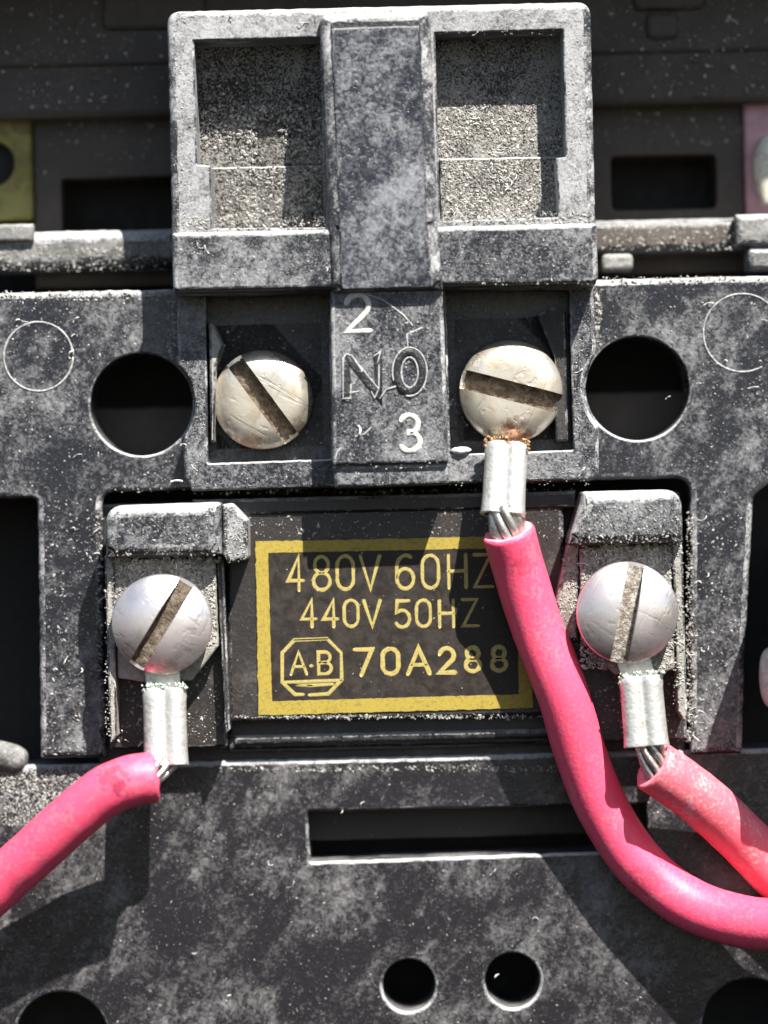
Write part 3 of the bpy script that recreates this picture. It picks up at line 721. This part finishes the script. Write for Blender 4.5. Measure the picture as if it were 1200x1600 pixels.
strew(q4(275, 365, 930, 445), 135.5, 800, .7, 2.2); strew(q4(520, 44, 668, 448), 150.4, 550, .7, 1.8); strew(q4(522, 460, 692, 755), 130.5, 380, .8, 2.2)
strew(q4(300, 728, 920, 760), 61, 160, .8, 2.2)
strew(q4(285, 460, 320, 740), 61, 140, .8, 2.2, HX); strew(q4(896, 460, 926, 740), 61, 120, .8, 2.2, HX)
strew(q4(0, 470, 275, 770), 11, 500, .7, 2.2, HX); strew(q4(930, 450, 1200, 740), 11, 450, .7, 2.2, HX)
strew(q4(66, 780, 158, 1180), 11, 450, .8, 2.8); strew(q4(1082, 760, 1160, 1175), 11, 350, .8, 2.6)
strew(q4(170, 800, 340, 868), 131, 260, .9, 2.6); strew(q4(905, 790, 1060, 848), 131, 320, .9, 2.8)
strew(q4(178, 874, 338, 1010), 89, 900, 1.2, 4, ((251, 976, 76),)); strew(q4(908, 856, 1050, 1045), 89, 1000, 1.2, 4.2, ((982, 958, 78),))
strew(q4(178, 1000, 345, 1160), 41, 350, 1.2, 3.5); strew(q4(890, 1000, 1060, 1150), 41, 300, 1.2, 3.5)
strew(q4(350, 790, 880, 842), 28, 260, 1, 3); strew(q4(360, 1122, 880, 1118), 28, 220, 1, 2.6); strew(q4(400, 845, 830, 1115), 29, 120, .6, 1.6)
strew(q4(0, 1205, 1200, 1600), -14.5, 800, .6, 2.0, ((639, 1540, 44), (801, 1532, 46), (96, 1622, 78), (1172, 1604, 80)) + tuple((x, 1303, 48) for x in range(500, 1000, 30)))
strew(q4(0, 1203, 150, 1290), -14.5, 1300, 1.2, 3.2); strew(q4(330, 470, 505, 700), 12, 130, 1, 3, ((410, 624, 80),)); strew(q4(706, 460, 885, 690), 12, 130, 1, 3.2, ((799, 611, 82),))
strew([(884, 850), (904, 850), (902, 1000), (884, 1000), (870, 940)], 81, 160, 1.2, 3.2); strew(q4(1052, 852, 1068, 1100), 96, 140, 1.2, 3.2); strew(q4(164, 870, 178, 1150), 96, 120, 1, 2.6)
strew([(350, 790), (365, 790), (386, 815), (386, 876), (352, 880)], 113, 160, 1, 2.4)
strew(q4(0, 385, 260, 424), -49, 350, 1, 3); strew(q4(940, 352, 1200, 392), -49, 300, 1, 3); strew(q4(0, 0, 255, 170), -81, 200, 1, 4.5); strew(q4(935, 0, 1200, 150), -81, 200, 1, 4.5); strew(q4(945, 160, 1160, 230), -139, 60, 1.5, 5); strew(q4(60, 190, 250, 270), -139, 40, 1.5, 4)
for (a, b, c, d, h, n) in ((275, 338, 515, 358, 126, 260), (690, 330, 920, 350, 126, 260), (262, 470, 277, 570, 11, 120), (928, 450, 940, 545, 11, 120), (285, 764, 900, 772, 12, 160), (165, 868, 345, 880, 90, 260), (890, 846, 1066, 858, 90, 280),
        (1072, 800, 1084, 1160, 11, 320), (150, 800, 160, 1160, 11, 160), (325, 712, 512, 726, 0, 120), (300, 345, 312, 352, 126, 40), (330, 1196, 900, 1206, -14, 220), (420, 1116, 830, 1124, 28, 120), (0, 455, 260, 470, 11, 160), (940, 432, 1200, 445, 11, 160)):
    strew(q4(a, b, c, d), h, n, .9, 3.4, HX)
dg_ = link('dust', GV, GF, M['grain'], None)
dg_['kind'] = 'stuff'; dg_['label'] = 'pale dust grains settled over the windows, terminals and plates'; dg_['category'] = 'dust'
lv, lf = [], []; lr = random.Random(4)
def fibre(u, v, h, L, r=1.0):
    a = lr.random() * 6.28; k = lr.uniform(-.5, .5); pts = []; uu, vv = u, v; n = 7
    for i in range(n):
        pts.append(P(uu, vv, h + 2 + 3 * math.sin(i))); uu += math.cos(a) * L / n; vv += math.sin(a) * L / n; a += k
    V, F = sweep(pts, r, 5); b = len(lv); lv.extend(V); lf.extend(tuple(b + i for i in f) for f in F)
for (pl, h, n) in ((q4(0, 470, 140, 770), 11, 14), (q4(1040, 450, 1200, 720), 11, 14), (q4(280, 365, 925, 445), 136, 20), (q4(525, 460, 690, 750), 131, 12), (q4(70, 790, 155, 1170), 11, 26),
                   (q4(1082, 780, 1110, 1170), 11, 30), (q4(175, 876, 335, 905), 90, 24), (q4(910, 856, 1050, 885), 90, 26), (q4(170, 1120, 220, 1170), 42, 16), (q4(1040, 1110, 1100, 1165), 22, 16),
                   (q4(200, 1205, 960, 1580), -14, 26), (q4(305, 255, 505, 350), 30, 0), (q4(690, 250, 870, 340), 60, 26), (q4(275, 20, 920, 50), 126, 10), (q4(285, 600, 320, 760), 61, 6), (q4(895, 500, 930, 740), 61, 6)):
    for i in range(int(n * .4)): fibre(lr.uniform(pl[0][0], pl[1][0]), lr.uniform(pl[0][1], pl[2][1]), h, lr.uniform(6, 22), lr.uniform(.5, 1.0))
for (u, v, h, L, r) in ((285, 752, 62, 22, 1.6), (560, 680, 131, 20, 1.6), (115, 548, 12, 20, 1.6), (740, 850, 20, 40, 1.2), (1010, 1180, 60, 40, 1)): fibre(u, v, h, L, r)
li = link('lint', lv, lf, M['lint'], None, smooth=True); li['kind'] = 'stuff'; li['label'] = 'fine pale lint fibres and scratches clinging to the dusty plastic'; li['category'] = 'lint'
# a white flake lying in the right pocket
V, F = sweep([P(704, 704, 61), P(710, 704, 63), P(720, 704, 64), P(730, 703, 63), P(736, 703, 61)], lambda t: 1.5 + 4.5 * math.sin(math.pi * t), 8)
fk = link('flake', V, F, M['chip'], None, smooth=True); fk['label'] = 'small white oval flake at the lower left corner of the right pocket'; fk['category'] = 'flake'
